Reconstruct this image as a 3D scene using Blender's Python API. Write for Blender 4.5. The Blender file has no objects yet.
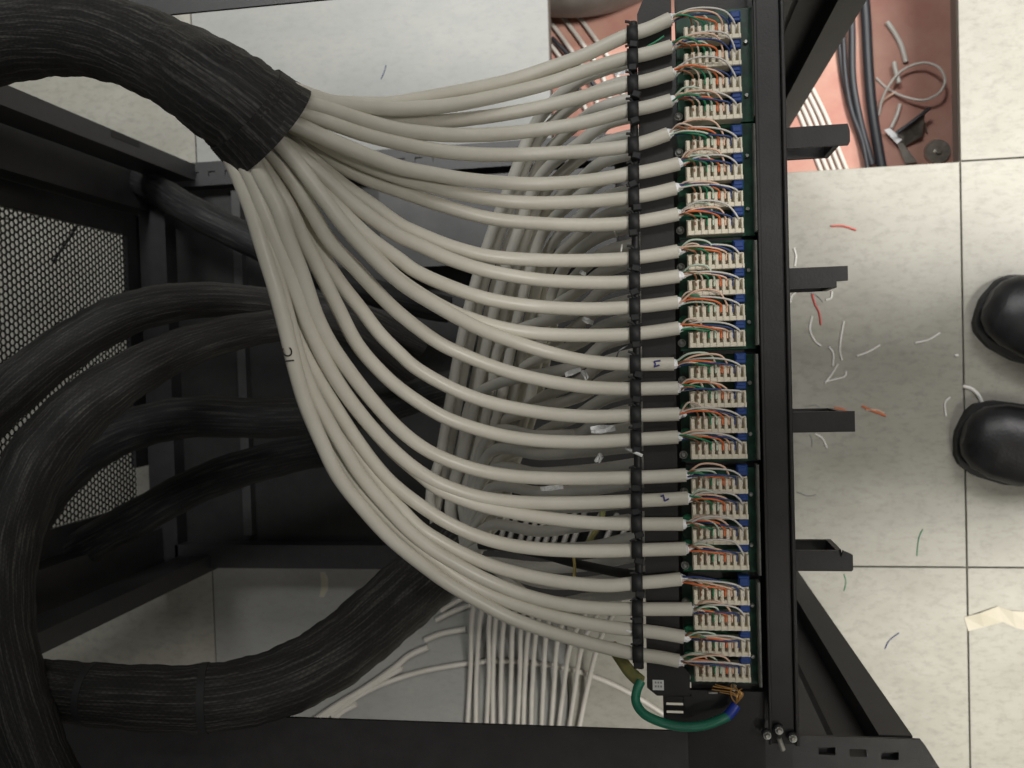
import bpy, bmesh, math, random
from mathutils import Vector, Matrix
random.seed(7)
S = bpy.context.scene
COL = S.collection
# ------------------------------------------------------------------ camera
F = 881.22
CAM = Vector((0.142561, 0.325627, 1.389013))
R3 = Matrix(((0.98756726, 0.02550298, 0.15511449),
             (-0.02979907, 0.99923227, 0.02543403),
             (-0.15434676, -0.02974009, 0.98756904)))
cd = bpy.data.cameras.new('camera'); cam = bpy.data.objects.new('camera', cd); COL.objects.link(cam)
cam.matrix_world = Matrix.Translation(CAM) @ R3.to_4x4()
cd.sensor_width = 36; cd.lens = F * 36 / 1024; cd.clip_start = .02; cd.clip_end = 50
cd.dof.use_dof = True; cd.dof.focus_distance = .58; cd.dof.aperture_fstop = 15
S.camera = cam

def B(u, v, z):
    """world point at height z that is seen at photo position (u, v)"""
    d = R3 @ Vector(((u - 512) / F, -(v - 384) / F, -1))
    return CAM + d * ((z - CAM.z) / d.z)

# ------------------------------------------------------------------ helpers
class MB:
    def __init__(s): s.v = []; s.f = []; s.uv = []; s.sm = []
    def add(s, vs, fs, uvs=None, smooth=False):
        o = len(s.v); s.v += [tuple(p) for p in vs]
        for i, f in enumerate(fs):
            s.f.append([k + o for k in f]); s.sm.append(smooth)
            s.uv.append(uvs[i] if uvs else [(0, 0)] * len(f))
        return s
    def box(s, x0, x1, y0, y1, z0, z1, M=None):
        vs = [Vector((x, y, z)) for z in (z0, z1) for y in (y0, y1) for x in (x0, x1)]
        if M: vs = [M @ p for p in vs]
        return s.add(vs, [(0, 2, 3, 1), (4, 5, 7, 6), (0, 1, 5, 4), (2, 6, 7, 3), (0, 4, 6, 2), (1, 3, 7, 5)])
    def bbox(s, x0, x1, y0, y1, z0, z1, b=.001, M=None):
        """box with chamfered upper edges"""
        c = [(x0, y0, z0), (x1, y0, z0), (x1, y1, z0), (x0, y1, z0),
             (x0, y0, z1 - b), (x1, y0, z1 - b), (x1, y1, z1 - b), (x0, y1, z1 - b),
             (x0 + b, y0 + b, z1), (x1 - b, y0 + b, z1), (x1 - b, y1 - b, z1), (x0 + b, y1 - b, z1)]
        c = [Vector(p) for p in c]
        if M: c = [M @ p for p in c]
        f = [(3, 2, 1, 0), (8, 9, 10, 11)]
        for k in range(4):
            j = (k + 1) % 4
            f += [(k, j, j + 4, k + 4), (k + 4, j + 4, j + 8, k + 8)]
        return s.add(c, f)
    def prism(s, poly, z0, z1):
        n = len(poly)
        vs = [(x, y, z0) for x, y in poly] + [(x, y, z1) for x, y in poly]
        fs = [tuple(range(n))[::-1], tuple(range(n, 2 * n))] + [(k, (k + 1) % n, (k + 1) % n + n, k + n) for k in range(n)]
        return s.add(vs, fs)
    def cyl(s, c, r, z0, z1, n=20, r2=None):
        r2 = r if r2 is None else r2
        vs = [(c[0] + r * math.cos(2 * math.pi * k / n), c[1] + r * math.sin(2 * math.pi * k / n), z0) for k in range(n)]
        vs += [(c[0] + r2 * math.cos(2 * math.pi * k / n), c[1] + r2 * math.sin(2 * math.pi * k / n), z1) for k in range(n)]
        fs = [tuple(range(n))[::-1], tuple(range(n, 2 * n))] + [(k, (k + 1) % n, (k + 1) % n + n, k + n) for k in range(n)]
        return s.add(vs, fs)
    def tube(s, pts, r, n=12, caps=True, flat=1.0):
        pts = [Vector(p) for p in pts]
        m = len(pts); rs = r if isinstance(r, (list, tuple)) else [r] * m
        t0 = (pts[1] - pts[0]).normalized()
        up = Vector((0, 0, 1)) if abs(t0.z) < .9 else Vector((1, 0, 0))
        L = 0; vs = []; us = []; Ls = []
        for i, p in enumerate(pts):
            t = (pts[min(i + 1, m - 1)] - pts[max(i - 1, 0)]).normalized()
            a = up.cross(t)
            if a.length < 1e-5: a = Vector((1, 0, 0)).cross(t)
            a.normalize(); b = t.cross(a)
            up = b
            if i: L += (p - pts[i - 1]).length
            Ls.append(L)
            for k in range(n):
                w = 2 * math.pi * k / n
                vs.append(p + (a * math.cos(w) + b * math.sin(w) * flat) * rs[i])
        fs = []; uv = []
        for i in range(m - 1):
            for k in range(n):
                j = (k + 1) % n
                fs.append((i * n + k, i * n + j, (i + 1) * n + j, (i + 1) * n + k))
                uv.append([(k / n, Ls[i]), ((k + 1) / n, Ls[i]), ((k + 1) / n, Ls[i + 1]), (k / n, Ls[i + 1])])
        s.add(vs, fs, uv, True)
        if caps:
            s.add(vs[:n], [tuple(range(n))[::-1]]); s.add(vs[-n:], [tuple(range(n))])
        return s
    def build(s, name, mat, parent=None, label=None, kind=None):
        me = bpy.data.meshes.new(name); me.from_pydata(s.v, [], s.f)
        ul = me.uv_layers.new(name='UVMap'); i = 0
        flat = [c for f in s.uv for p in f for c in p]
        ul.data.foreach_set('uv', flat)
        me.polygons.foreach_set('use_smooth', s.sm)
        me.materials.append(mat); me.update()
        o = bpy.data.objects.new(name, me); COL.objects.link(o)
        if parent is not None:
            o.parent = parent; o.matrix_parent_inverse = Matrix.Translation(-parent.location) if parent.type == 'EMPTY' else Matrix()
        if label: o['label'] = label
        if kind: o['kind'] = kind
        return o

def tag(o, label, cat, group=None, kind=None):
    o['label'] = label
    if cat: o['category'] = cat
    if group: o['group'] = group
    if kind: o['kind'] = kind
    return o
def thing(name, loc, label, cat, group=None):
    o = bpy.data.objects.new(name, None); COL.objects.link(o); o.location = loc; o.empty_display_size = .02
    return tag(o, label, cat, group)
def spline(P, per=8):
    P = [Vector(p) for p in P]
    if len(P) < 3: return [P[0].lerp(P[1], k / per) for k in range(per + 1)]
    Q = [P[0] * 2 - P[1]] + P + [P[-1] * 2 - P[-2]]; out = []
    for i in range(1, len(Q) - 2):
        p0, p1, p2, p3 = Q[i - 1:i + 3]
        d1 = max((p1 - p0).length, 1e-6) ** .5; d2 = max((p2 - p1).length, 1e-6) ** .5; d3 = max((p3 - p2).length, 1e-6) ** .5
        m1 = (p1 - p0) / d1 - (p2 - p0) / (d1 + d2) + (p2 - p1) / d2; m1 *= d2
        m2 = (p2 - p1) / d2 - (p3 - p1) / (d2 + d3) + (p3 - p2) / d3; m2 *= d2
        for k in range(per):
            t = k / per
            out.append(p1 * (2 * t**3 - 3 * t**2 + 1) + m1 * (t**3 - 2 * t**2 + t) + p2 * (-2 * t**3 + 3 * t**2) + m2 * (t**3 - t**2))
    return out + [P[-1]]
def smooth01(t): t = max(0, min(1, t)); return t * t * (3 - 2 * t)

# ------------------------------------------------------------------ materials
def mat(name, col, rough=.5, metal=0, spec=.5):
    m = bpy.data.materials.new(name); m.use_nodes = True
    b = m.node_tree.nodes['Principled BSDF']
    b.inputs['Base Color'].default_value = (*col, 1); b.inputs['Roughness'].default_value = rough
    b.inputs['Metallic'].default_value = metal; b.inputs['Specular IOR Level'].default_value = spec
    return m
def nd(m, t, **kw):
    n = m.node_tree.nodes.new(t)
    for k, v in kw.items():
        if k in n.inputs: n.inputs[k].default_value = v
        else: setattr(n, k, v)
    return n
def ln(m, a, b): m.node_tree.links.new(a, b)
def noisy(name, c1, c2, scale, rough=.5, metal=0, spec=.5, bump=0, detail=6, lo=.35, hi=.65, coord='Object', bscale=None):
    m = mat(name, c1, rough, metal, spec); b = m.node_tree.nodes['Principled BSDF']
    tc = nd(m, 'ShaderNodeTexCoord'); n = nd(m, 'ShaderNodeTexNoise', Scale=scale, Detail=detail, Roughness=.62)
    ln(m, tc.outputs[coord], n.inputs['Vector'])
    r = nd(m, 'ShaderNodeValToRGB'); r.color_ramp.elements[0].position = lo; r.color_ramp.elements[1].position = hi
    r.color_ramp.elements[0].color = (*c1, 1); r.color_ramp.elements[1].color = (*c2, 1)
    ln(m, n.outputs['Fac'], r.inputs['Fac']); ln(m, r.outputs['Color'], b.inputs['Base Color'])
    if bump:
        n2 = nd(m, 'ShaderNodeTexNoise', Scale=bscale or scale * 3, Detail=3)
        ln(m, tc.outputs[coord], n2.inputs['Vector'])
        bp = nd(m, 'ShaderNodeBump', Strength=bump, Distance=.001)
        ln(m, n2.outputs['Fac'], bp.inputs['Height']); ln(m, bp.outputs['Normal'], b.inputs['Normal'])
    return m

M = {}
M['black_metal'] = noisy('black_powder_coat', (.026, .025, .026), (.034, .033, .034), 60, .42, 0, .5, .15, bscale=900)
M['panel_metal'] = noisy('panel_black_steel', (.017, .0165, .0165), (.025, .024, .024), 40, .45, 0, .4, .1, bscale=700)
M['grey_metal'] = noisy('satin_dark_grey_steel', (.05, .05, .051), (.075, .073, .073), 20, .4, .2, .5, .05)
M['frame_line'] = noisy('dark_grey_plastic_edge', (.11, .11, .10), (.17, .17, .155), 150, .5)
M['jacket'] = noisy('white_cable_jacket', (.575, .55, .465), (.635, .61, .525), 30, .38, 0, .45, .05)
M['jacket_low'] = noisy('grey_white_cable_jacket', (.56, .55, .49), (.64, .62, .55), 30, .42, 0, .4)
M['loose_white'] = noisy('loose_cable_white', (.54, .515, .46), (.62, .59, .54), 30, .4)
M['cream'] = mat('cream_block_plastic', (.72, .66, .53), .4)
M['pcb'] = noisy('green_circuit_board', (.004, .036, .022), (.008, .075, .038), 130, .3, 0, .6, lo=.45, hi=.6)
M['pad'] = noisy('green_solder_pad', (.012, .12, .06), (.03, .22, .11), 400, .35)
M['screw'] = noisy('bright_screw_steel', (.45, .45, .42), (.7, .7, .66), 200, .28, .9)
M['zinc'] = noisy('zinc_sheet', (.35, .34, .30), (.6, .58, .52), 60, .3, .8, bump=.3)
M['foil'] = noisy('crumpled_foil', (.85, .87, .88), (.98, .98, .98), 300, .4, .0, bump=1.0, bscale=400)
M['tie'] = mat('black_nylon', (.013, .013, .014), .6)
M['blue_part'] = mat('blue_plastic', (.010, .045, .20), .5)
M['ink'] = mat('black_ink', (.03, .025, .02), .6)
M['blue_ink'] = mat('blue_ink', (.03, .03, .2), .6)
M['sticker'] = mat('white_sticker', (.75, .75, .73), .5)
M['sticker_print'] = mat('grey_sticker_print', (.3, .3, .3), .6)
M['green_sheath'] = noisy('green_sheath', (.01, .16, .10), (.02, .22, .13), 60, .35)
M['yellow_sheath'] = noisy('yellow_green_sheath', (.34, .30, .10), (.20, .22, .08), 80, .45)
M['heat_blue'] = mat('blue_sleeve', (.01, .04, .35), .4)
M['copper'] = noisy('frayed_copper', (.45, .22, .06), (.7, .42, .15), 200, .35, .5)
M['yellow'] = mat('yellow_tie', (.7, .55, .18), .5)
M['masking'] = noisy('masking_tape', (.44, .41, .32), (.50, .47, .385), 15, .7)
M['shoe'] = noisy('black_leather', (.010, .010, .011), (.022, .022, .023), 30, .36, 0, .5, .3, bscale=250)
M['sole'] = mat('black_rubber', (.014, .014, .014), .6)
M['trousers'] = mat('dark_trouser_cloth', (.03, .032, .04), .9)
M['under_black'] = mat('black_underfloor_cable', (.03, .032, .038), .45)
M['duct'] = noisy('grey_brown_duct', (.12, .11, .095), (.16, .15, .13), 30, .5)
WIRES = [('brown', (.25, .11, .05)), ('white_brown', (.62, .50, .40)), ('green', (.02, .22, .10)), ('white_green', (.52, .62, .50)),
         ('orange', (.72, .17, .05)), ('white_orange', (.75, .50, .36)), ('blue', (.03, .055, .17)), ('white_blue', (.62, .60, .55))]
for k, c in WIRES: M[k] = mat(k + '_wire', c, .45)
M['red'] = mat('red_scrap', (.6, .10, .08), .5); M['grey_wire'] = mat('grey_scrap', (.25, .26, .26), .5)
M['white_scrap'] = mat('white_scrap', (.85, .84, .80), .5)

# braided sleeve: long pale fibre streaks along the length plus a fine weave
def sleeve_mat(name, streak, base=(.014, .014, .015)):
    m = mat(name, base, .62, 0, .35); b = m.node_tree.nodes['Principled BSDF']
    uv = nd(m, 'ShaderNodeUVMap'); mp = nd(m, 'ShaderNodeMapping'); mp.inputs['Scale'].default_value = (80, 13, 1)
    ln(m, uv.outputs[0], mp.inputs['Vector'])
    n = nd(m, 'ShaderNodeTexNoise', Scale=1.0, Detail=5, Roughness=.75); ln(m, mp.outputs[0], n.inputs['Vector'])
    r = nd(m, 'ShaderNodeValToRGB'); e = r.color_ramp.elements
    e[0].position = .50; e[0].color = (*base, 1); e[1].position = .78; e[1].color = (*streak, 1)
    ln(m, n.outputs['Fac'], r.inputs['Fac'])
    mp2 = nd(m, 'ShaderNodeMapping'); mp2.inputs['Scale'].default_value = (64, 380, 1); ln(m, uv.outputs[0], mp2.inputs['Vector'])
    ck = nd(m, 'ShaderNodeTexChecker', Scale=1.0); ck.inputs['Color1'].default_value = (1, 1, 1, 1); ck.inputs['Color2'].default_value = (.72, .72, .72, 1)
    ln(m, mp2.outputs[0], ck.inputs['Vector'])
    mx = nd(m, 'ShaderNodeMix', data_type='RGBA', blend_type='MULTIPLY'); mx.inputs['Factor'].default_value = 1
    ln(m, r.outputs['Color'], mx.inputs['A']); ln(m, ck.outputs['Color'], mx.inputs['B']); ln(m, mx.outputs['Result'], b.inputs['Base Color'])
    bp = nd(m, 'ShaderNodeBump', Strength=.5, Distance=.0012); ln(m, n.outputs['Fac'], bp.inputs['Height']); ln(m, bp.outputs['Normal'], b.inputs['Normal'])
    return m
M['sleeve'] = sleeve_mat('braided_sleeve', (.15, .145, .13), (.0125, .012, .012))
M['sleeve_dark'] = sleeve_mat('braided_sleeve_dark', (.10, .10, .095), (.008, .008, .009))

# raised floor laminate: two mottles and fine scuffs
def floor_mat(name, c1, c2, c3):
    m = mat(name, c1, .42, 0, .35); b = m.node_tree.nodes['Principled BSDF']
    tc = nd(m, 'ShaderNodeTexCoord')
    n1 = nd(m, 'ShaderNodeTexNoise', Scale=9.0, Detail=4, Roughness=.6); n2 = nd(m, 'ShaderNodeTexNoise', Scale=55.0, Detail=8, Roughness=.7)
    mp = nd(m, 'ShaderNodeMapping'); mp.inputs['Scale'].default_value = (1.0, 1.8, 1)
    ln(m, tc.outputs['Object'], mp.inputs['Vector'])
    for n in (n1, n2): ln(m, mp.outputs[0], n.inputs['Vector'])
    r1 = nd(m, 'ShaderNodeValToRGB'); r1.color_ramp.elements[0].position = .35; r1.color_ramp.elements[1].position = .65
    r1.color_ramp.elements[0].color = (*c1, 1); r1.color_ramp.elements[1].color = (*c2, 1)
    ln(m, n1.outputs['Fac'], r1.inputs['Fac'])
    r2 = nd(m, 'ShaderNodeValToRGB'); r2.color_ramp.elements[0].position = .36; r2.color_ramp.elements[1].position = .52
    r2.color_ramp.elements[0].color = (1, 1, 1, 1); r2.color_ramp.elements[1].color = (0, 0, 0, 1)
    ln(m, n2.outputs['Fac'], r2.inputs['Fac'])
    mu = nd(m, 'ShaderNodeMath', operation='MULTIPLY'); mu.inputs[1].default_value = .5; ln(m, r2.outputs['Color'], mu.inputs[0])
    mx = nd(m, 'ShaderNodeMix', data_type='RGBA'); ln(m, mu.outputs[0], mx.inputs['Factor'])
    ln(m, r1.outputs['Color'], mx.inputs['A']); mx.inputs['B'].default_value = (*c3, 1)
    ln(m, mx.outputs['Result'], b.inputs['Base Color'])
    return m
M['floor'] = floor_mat('beige_laminate_tile', (.305, .296, .253), (.352, .342, .298), (.215, .212, .178))
M['edge'] = mat('tile_edge_grey', (.16, .15, .13), .7)
M['concrete'] = noisy('red_primed_concrete', (.40, .19, .15), (.48, .28, .22), 9, .85, bump=.3, bscale=60)

# ------------------------------------------------------------------ floor: raised tiles with real joints, one lifted out
T = .6; g = .0011
fl = MB()
for i in range(-5, 6):
    for j in range(-4, 6):
        if (i, j) == (0, 1): continue
        fl.bbox(i * T + g, (i + 1) * T - g, j * T + g, (j + 1) * T - g, -.032, 0, .0006)
fo = fl.build('floor', M['floor'], kind='structure')
M['floor_cool'] = floor_mat('grey_laminate_tile', (.285, .29, .275), (.32, .32, .30), (.25, .252, .24))
fo.data.materials.append(M['floor_cool'])
tiles = [(i, j) for i in range(-5, 6) for j in range(-4, 6) if (i, j) != (0, 1)]
for q, t_ in enumerate(tiles):
    if t_ in ((-1, 1), (-1, 0), (-1, -1), (1, 3), (3, 1), (-4, 2), (2, -2)):
        for k in range(10): fo.data.polygons[q * 10 + k].material_index = 1
js = MB()                                   # dark trim strip seen in the joints
for i in range(-5, 7):
    for (a, b) in ((-4, 1), (2, 6)) if i in (0, 1) else ((-4, 6),):
        js.box(i * T - .004, i * T + .004, a * T, b * T, -.031, -.006)
    if i in (0, 1): js.box(i * T - (.004 if i else .004), i * T + (.0 if i else .0), T, 2 * T, -.031, -.006) if i == 0 else js.box(T, T + .004, T, 2 * T, -.031, -.006)
js.build('trim_1', M['edge'], kind='structure')
sf = MB(); sf.box(-3.2, 3.8, -2.6, 3.8, -.27, -.22); sf.build('floor_below', M['concrete'], kind='structure')

# ------------------------------------------------------------------ rack frame
XF, XR = .334, -.560                        # front and rear faces of the corner posts
YB, YT = .004, .652                         # outer sides
YBi, YTi = .030, .627                       # inner sides
ZR = .69
rack = thing('server_rack', (-.1, .328, 0), 'black open steel server rack frame standing around the patch panel', 'rack')
bm_ = M['black_metal']
def mir(poly): return [(x, YB + YT - y) for x, y in poly][::-1]
prof = [(.236, YB), (XF, YB), (XF, .030), (.3095, .030), (.3095, .0105), (.284, .0105), (.272, .026), (.236, .030)]
for pr in (prof, mir(prof)):
    MB().prism(pr, .0, ZR - .007).build('front_post', bm_, rack)
for y0, y1 in ((YB, YBi), (YTi, YT)):
    MB().prism([(-.612, y0), (XR, y0), (XR, y1), (-.612, y1)], 0, ZR - .003).build('rear_post', bm_, rack)
# rear post slot: thin black strip laid on the face for its shade
for (u0, v0), (u1, v1) in (((111, 133), (139, 147)),):
    ends = []
    for u, v in ((u0, v0), (u1, v1)):
        d = R3 @ Vector(((u - 512) / F, -(v - 384) / F, -1)); ends.append(CAM + d * ((XR - CAM.x) / d.x))
    MB().box(XR - .0005, XR + .0006, ends[0].y - .0045, ends[0].y + .0045, min(e.z for e in ends), max(e.z for e in ends)).build('slot_shade', M['tie'], rack)
# outer rear columns that carry the door
for y0, y1 in ((YB - .004, .075), (.582, YT + .004)):
    MB().prism([(-.69, y0), (-.640, y0), (-.640, y1), (-.69, y1)], 0, ZR).build('door_post', bm_, rack)
def slotted_bar(x0, x1, y0, y1, z0, z1, slots):
    """bar lying along X whose top is pierced by real slots (cx, cy, lx, ly)"""
    m = MB(); m.box(x0, x1, y0, y1, z0, z1 - .003)
    xs = sorted(slots); cur = x0
    for cx, cy, lx, ly in xs:
        m.box(cur, cx - lx / 2, y0, y1, z1 - .003, z1)
        m.box(cx - lx / 2, cx + lx / 2, y0, cy - ly / 2, z1 - .003, z1)
        m.box(cx - lx / 2, cx + lx / 2, cy + ly / 2, y1, z1 - .003, z1); cur = cx + lx / 2
    m.box(cur, x1, y0, y1, z1 - .003, z1)
    return m
# upper side rails (level with the panel)
MB().box(-.60, .338, -.03, -.027, ZR - .035, ZR - .003).build('side_rail', bm_, rack)
# its top skin, pierced
m = MB(); x0 = -.60; y0, y1 = -.03, YBi
cur = x0
SLOTS = [B(827, 751, ZR), B(858, 753, ZR), B(890, 756, ZR)]
for c in SLOTS:
    lx, ly = .0125, .0060
    m.box(cur, c.x - lx / 2, y0, y1, ZR - .003, ZR)
    m.box(c.x - lx / 2, c.x + lx / 2, y0, c.y - ly / 2, ZR - .003, ZR)
    m.box(c.x - lx / 2, c.x + lx / 2, c.y + ly / 2, y1, ZR - .003, ZR); cur = c.x + lx / 2
m.box(cur, .338, y0, y1, ZR - .003, ZR)
q1, q2, q3 = B(905, 742, ZR), B(925, 745, ZR), B(944, 775, ZR)
m.prism([(.3379, y0), (q3.x, y0), (q3.x, q3.y), (q2.x, q2.y), (.3379, y1)], ZR - .003, ZR)
m.build('side_rail_top', bm_, rack)
m = MB(); m.box(-.60, .350, YTi, YT + .03, ZR - .003, ZR); m.box(-.60, .35, YT + .027, YT + .03, ZR - .035, ZR - .003); m.build('side_rail', bm_, rack)
# base frame
Zb = .08
MB().box(-.62, .331, YB + .006, .047, .03, Zb).build('base_rail', bm_, rack)
m = slotted_bar(-.62, .331, .618, YT + .003, .03, Zb, [(-.56 + .028 * k, .636, .012, .008) for k in range(29)])
m.build('base_rail', bm_, rack)
MB().box(-.66, -.615, YB, YT, .03, Zb).build('base_rail', bm_, rack)
MB().box(.285, .331, YB, YT, .03, Zb).build('base_rail', bm_, rack)
MB().box(-.615, .285, .047, .618, .045, .050).build('base_plate', M['panel_metal'], rack)
for y in (.05, .60):
    for x in (-.58, .30): MB().cyl((x, y), .022, 0, .03).build('levelling_foot', bm_, rack)
# inner crossbars and brackets of the base
MB().box(-.508, -.494, .06, .61, .05, .066).build('cross_bar', M['grey_metal'], rack)
MB().box(-.25, .10, .470, .600, .11, .114).build('shelf_plate', M['grey_metal'], rack)
for x in (-.25, .095): MB().box(x, x + .005, .47, .6, .05, .11).build('shelf_bracket', bm_, rack)
m = MB(); pa, pb = B(468, 551, .2), B(648, 598, .2); m.prism([(pa.x, pa.y), (pa.x + .02, pb.y), (pb.x, pb.y), (pb.x, pa.y)], .197, .2)
m.box(pb.x - .003, pb.x, pb.y, pa.y, .05, .197); m.build('side_plate', M['grey_metal'], rack)
# 19 inch mounting rails (front) with square holes as dark pits
for sgn, y0, y1 in ((-1, .055, .100), (1, .556, .601)):
    m = MB(); m.box(.205, .2345, y0 - (.02 if sgn < 0 else 0), y1 + (.02 if sgn > 0 else 0), .05, .756); m.build('mounting_rail', bm_, rack)
# ------------------------------------------------------------------ perforated rear door
door = thing('perforated_rear_door', (-.68, .36, .05), 'black perforated steel rear door with hexagonal holes at the left of the rack', 'door')
def hexsheet(x, y0, y1, z0, z1, p=.0094, hr=.0040):
    m = MB(); rows = int((z1 - z0) / (p * .866)); cols = int((y1 - y0) / p)
    for r in range(rows):
        for c in range(cols):
            cy = y0 + (c + .5 + (.5 if r % 2 else 0)) * p; cz = z0 + (r + .5) * p * .866
            o = []; i_ = []
            for k in range(6):
                a = math.pi / 6 + k * math.pi / 3
                o.append((x, cy + p / math.sqrt(3) * math.cos(a), cz + p / math.sqrt(3) * math.sin(a)))
                i_.append((x, cy + hr * math.cos(a), cz + hr * math.sin(a)))
            m.add(o + i_, [(k, (k + 1) % 6, (k + 1) % 6 + 6, k + 6) for k in range(6)])
    return m
hx = hexsheet(-.68, .112, .548, .085, .62)
ho = hx.build('perforated_sheet', bm_, door)
sm_ = ho.modifiers.new('Solidify', 'SOLIDIFY'); sm_.thickness = .0012
m = MB()
m.box(-.6835, -.6765, .076, .114, .05, .67); m.box(-.6835, -.6765, .545, .581, .05, .67)
m.box(-.6835, -.6765, .173, .545, .05, .088); m.box(-.6835, -.6765, .173, .545, .617, .67)
m.build('door_panel', bm_, door)
# a black tie end poking through the door perforations
a, b = B(77, 227, .15), B(53, 262, .15)
k1 = Vector((-.672, a.y - .02, .135)); k2 = Vector((-.672, a.y - .065, .20))
m = MB(); pa, pb = B(77, 226, .16), B(53, 262, .20)
m.tube([pa, pb], .0022, 8); tag(m.build('cable_tie_end', M['tie']), 'thin black strap end hanging against the perforated door', 'tie')

# ------------------------------------------------------------------ sleeved cable bundles
def bundle(name_label, pts, rad, matk='sleeve', tie_at=(), end_flare=False, group='black sleeved cable bundles', hem=False, seg=10, flat=.92):
    P = spline([B(u, v, z) for u, v, z in pts], seg)
    n = len(P)
    rs = []
    for i in range(n):
        t = i / (n - 1); k = t * (len(rad) - 1); a = int(min(k, len(rad) - 2)); r = rad[a] + (rad[a + 1] - rad[a]) * (k - a)
        rs.append(r * (1 + .018 * math.sin(i * .9 + len(pts)) + .012 * math.sin(i * 2.3)))
    L = thing('cable_bundle', P[n // 2], name_label, 'cable bundle', group)
    m = MB()
    if hem:
        # folded hem at the mouth, and a hollow mouth
        rs[-1] *= 1.03; e = P[-1]; d = (P[-1] - P[-3]).normalized()
        body = P + [e + d * .004]; rr = rs + [rs[-1] * 1.04]
        m.tube(body, rr, 40, caps=False, flat=flat)
        inner = [body[-1], e - d * .004, e - d * .014]
        m.tube(inner, [rr[-1], rr[-1] * .93, rr[-1] * .88], 40, caps=True, flat=flat)
    else:
        m.tube(P, rs, 36, flat=flat)
    m.build('sleeve', M[matk], L)
    if hem:
        pass
    for f in tie_at:
        i = int(f * (n - 1)); i = min(max(i, 1), n - 2); d = (P[i + 1] - P[i - 1]).normalized()
        m = MB(); m.tube([P[i] - d * .003, P[i] + d * .003], rs[i] * 1.035, 36, flat=flat); m.build('tie', M['tie'], L)
    return L, P, rs
Z1 = .925
bundle('thick black sleeved bundle at upper left whose open end releases the white cables',
       [(-70, 66, .80), (0, 42, .83), (60, 34, .85), (120, 42, .87), (180, 68, .89), (222, 94, .925), (248, 112, .925), (265, 127, .918)],
       [.0285, .0280, .0262, .0258, .0266, .0276, .0305], hem=True)
bundle('black sleeved bundle arching topmost across the left, below the perforated door',
       [(-60, 462, .60), (0, 402, .60), (60, 352, .58), (130, 313, .55), (200, 300, .52), (270, 304, .48), (345, 312, .44), (420, 345, .36)],
       [.026, .0255, .023, .0185, .0165, .015])
bundle('thick black sleeved bundle curving from the middle down the left edge of the picture',
       [(90, 860, .78), (44, 780, .78), (15, 700, .765), (0, 620, .73), (7, 540, .68), (38, 463, .64), (82, 410, .62), (132, 374, .60), (192, 345, .56), (260, 328, .52), (340, 325, .47), (410, 370, .38)],
       [.025, .026, .0265, .028, .031, .033, .030, .025, .0215, .0185, .0175, .0165])
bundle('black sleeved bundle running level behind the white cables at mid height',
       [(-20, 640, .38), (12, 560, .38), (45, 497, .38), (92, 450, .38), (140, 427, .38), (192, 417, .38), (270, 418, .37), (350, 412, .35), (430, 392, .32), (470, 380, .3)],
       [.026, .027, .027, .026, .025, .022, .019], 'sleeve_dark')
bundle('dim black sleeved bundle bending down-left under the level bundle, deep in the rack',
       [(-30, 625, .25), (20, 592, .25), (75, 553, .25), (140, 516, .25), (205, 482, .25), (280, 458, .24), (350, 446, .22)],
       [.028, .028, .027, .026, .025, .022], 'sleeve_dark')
bundle('thick black sleeved bundle sweeping across the lower left under the white cables',
       [(-40, 662, .70), (20, 684, .72), (70, 692, .735), (130, 697, .735), (205, 698, .725), (270, 686, .70), (330, 657, .66), (382, 615, .61), (425, 577, .57), (458, 546, .54)],
       [.023, .0238, .0252, .027, .029, .0315, .0335, .0345], tie_at=(.27, .45), hem=False)
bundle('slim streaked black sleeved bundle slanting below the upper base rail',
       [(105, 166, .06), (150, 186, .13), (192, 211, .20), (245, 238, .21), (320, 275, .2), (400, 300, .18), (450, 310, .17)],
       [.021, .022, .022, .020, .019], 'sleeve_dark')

# ------------------------------------------------------------------ the 24 white cables
C = {}
C[1] = [(308, 98), (328, 102), (350, 104), (390, 104), (414, 100), (463, 91), (512, 80), (549, 68), (586, 54.5), (625, 36.5)]
C[2] = [(308, 95), (325, 101), (347, 105.5), (390, 109), (420, 108), (451, 105), (500, 95.5), (549, 83), (586, 70.5), (625, 58.5)]
C[3] = [(306, 103), (330, 110), (360, 117), (385, 120), (412, 122), (440, 121.5), (488, 116.5), (537, 108), (586, 96), (625, 85.5)]
C[4] = [(302, 101), (330, 109.5), (363, 120.5), (400, 130), (425, 133), (451, 135), (500, 134), (549, 128.5), (586, 122), (625, 111.5)]
C[5] = [(293, 108), (307, 114), (330, 122), (363, 133.5), (400, 143), (425, 148.5), (451, 152.4), (488, 154.8), (537, 154), (586, 151), (627, 146.5)]
C[6] = [(286, 120), (305, 128.5), (330, 140), (363, 154), (400, 167.5), (427, 173), (463, 179), (500, 182.5), (537, 184), (586, 180.8), (628, 174.5)]
C[7] = [(288, 124), (308, 134), (347, 156), (390, 174), (427, 185), (463, 194), (500, 200.5), (537, 203), (586, 201.5), (628, 198)]
C[8] = [(284, 128), (305, 142), (330, 159), (347, 169), (372, 181), (400, 191), (439, 204.5), (488, 218), (537, 223.4), (586, 225), (628, 223)]
C[9] = [(279, 130), (297, 147), (320, 167), (347, 188), (372, 205), (400, 225), (414.5, 232), (451, 246.5), (488, 256), (537, 260), (586, 260.5), (628, 258.5)]
C[10] = [(274, 136), (290, 148), (310, 165), (330, 183), (352, 203), (380, 224), (400, 236.5), (414.5, 243), (451, 259.5), (488, 271), (537, 279.5), (586, 282.5), (628, 282)]
C[11] = [(269, 140), (285, 157), (305, 176), (333, 203), (350, 220), (372, 240), (400, 260), (414.5, 270.5), (451, 287), (488, 299), (537, 306.5), (586, 309), (628, 307.5)]
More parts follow.
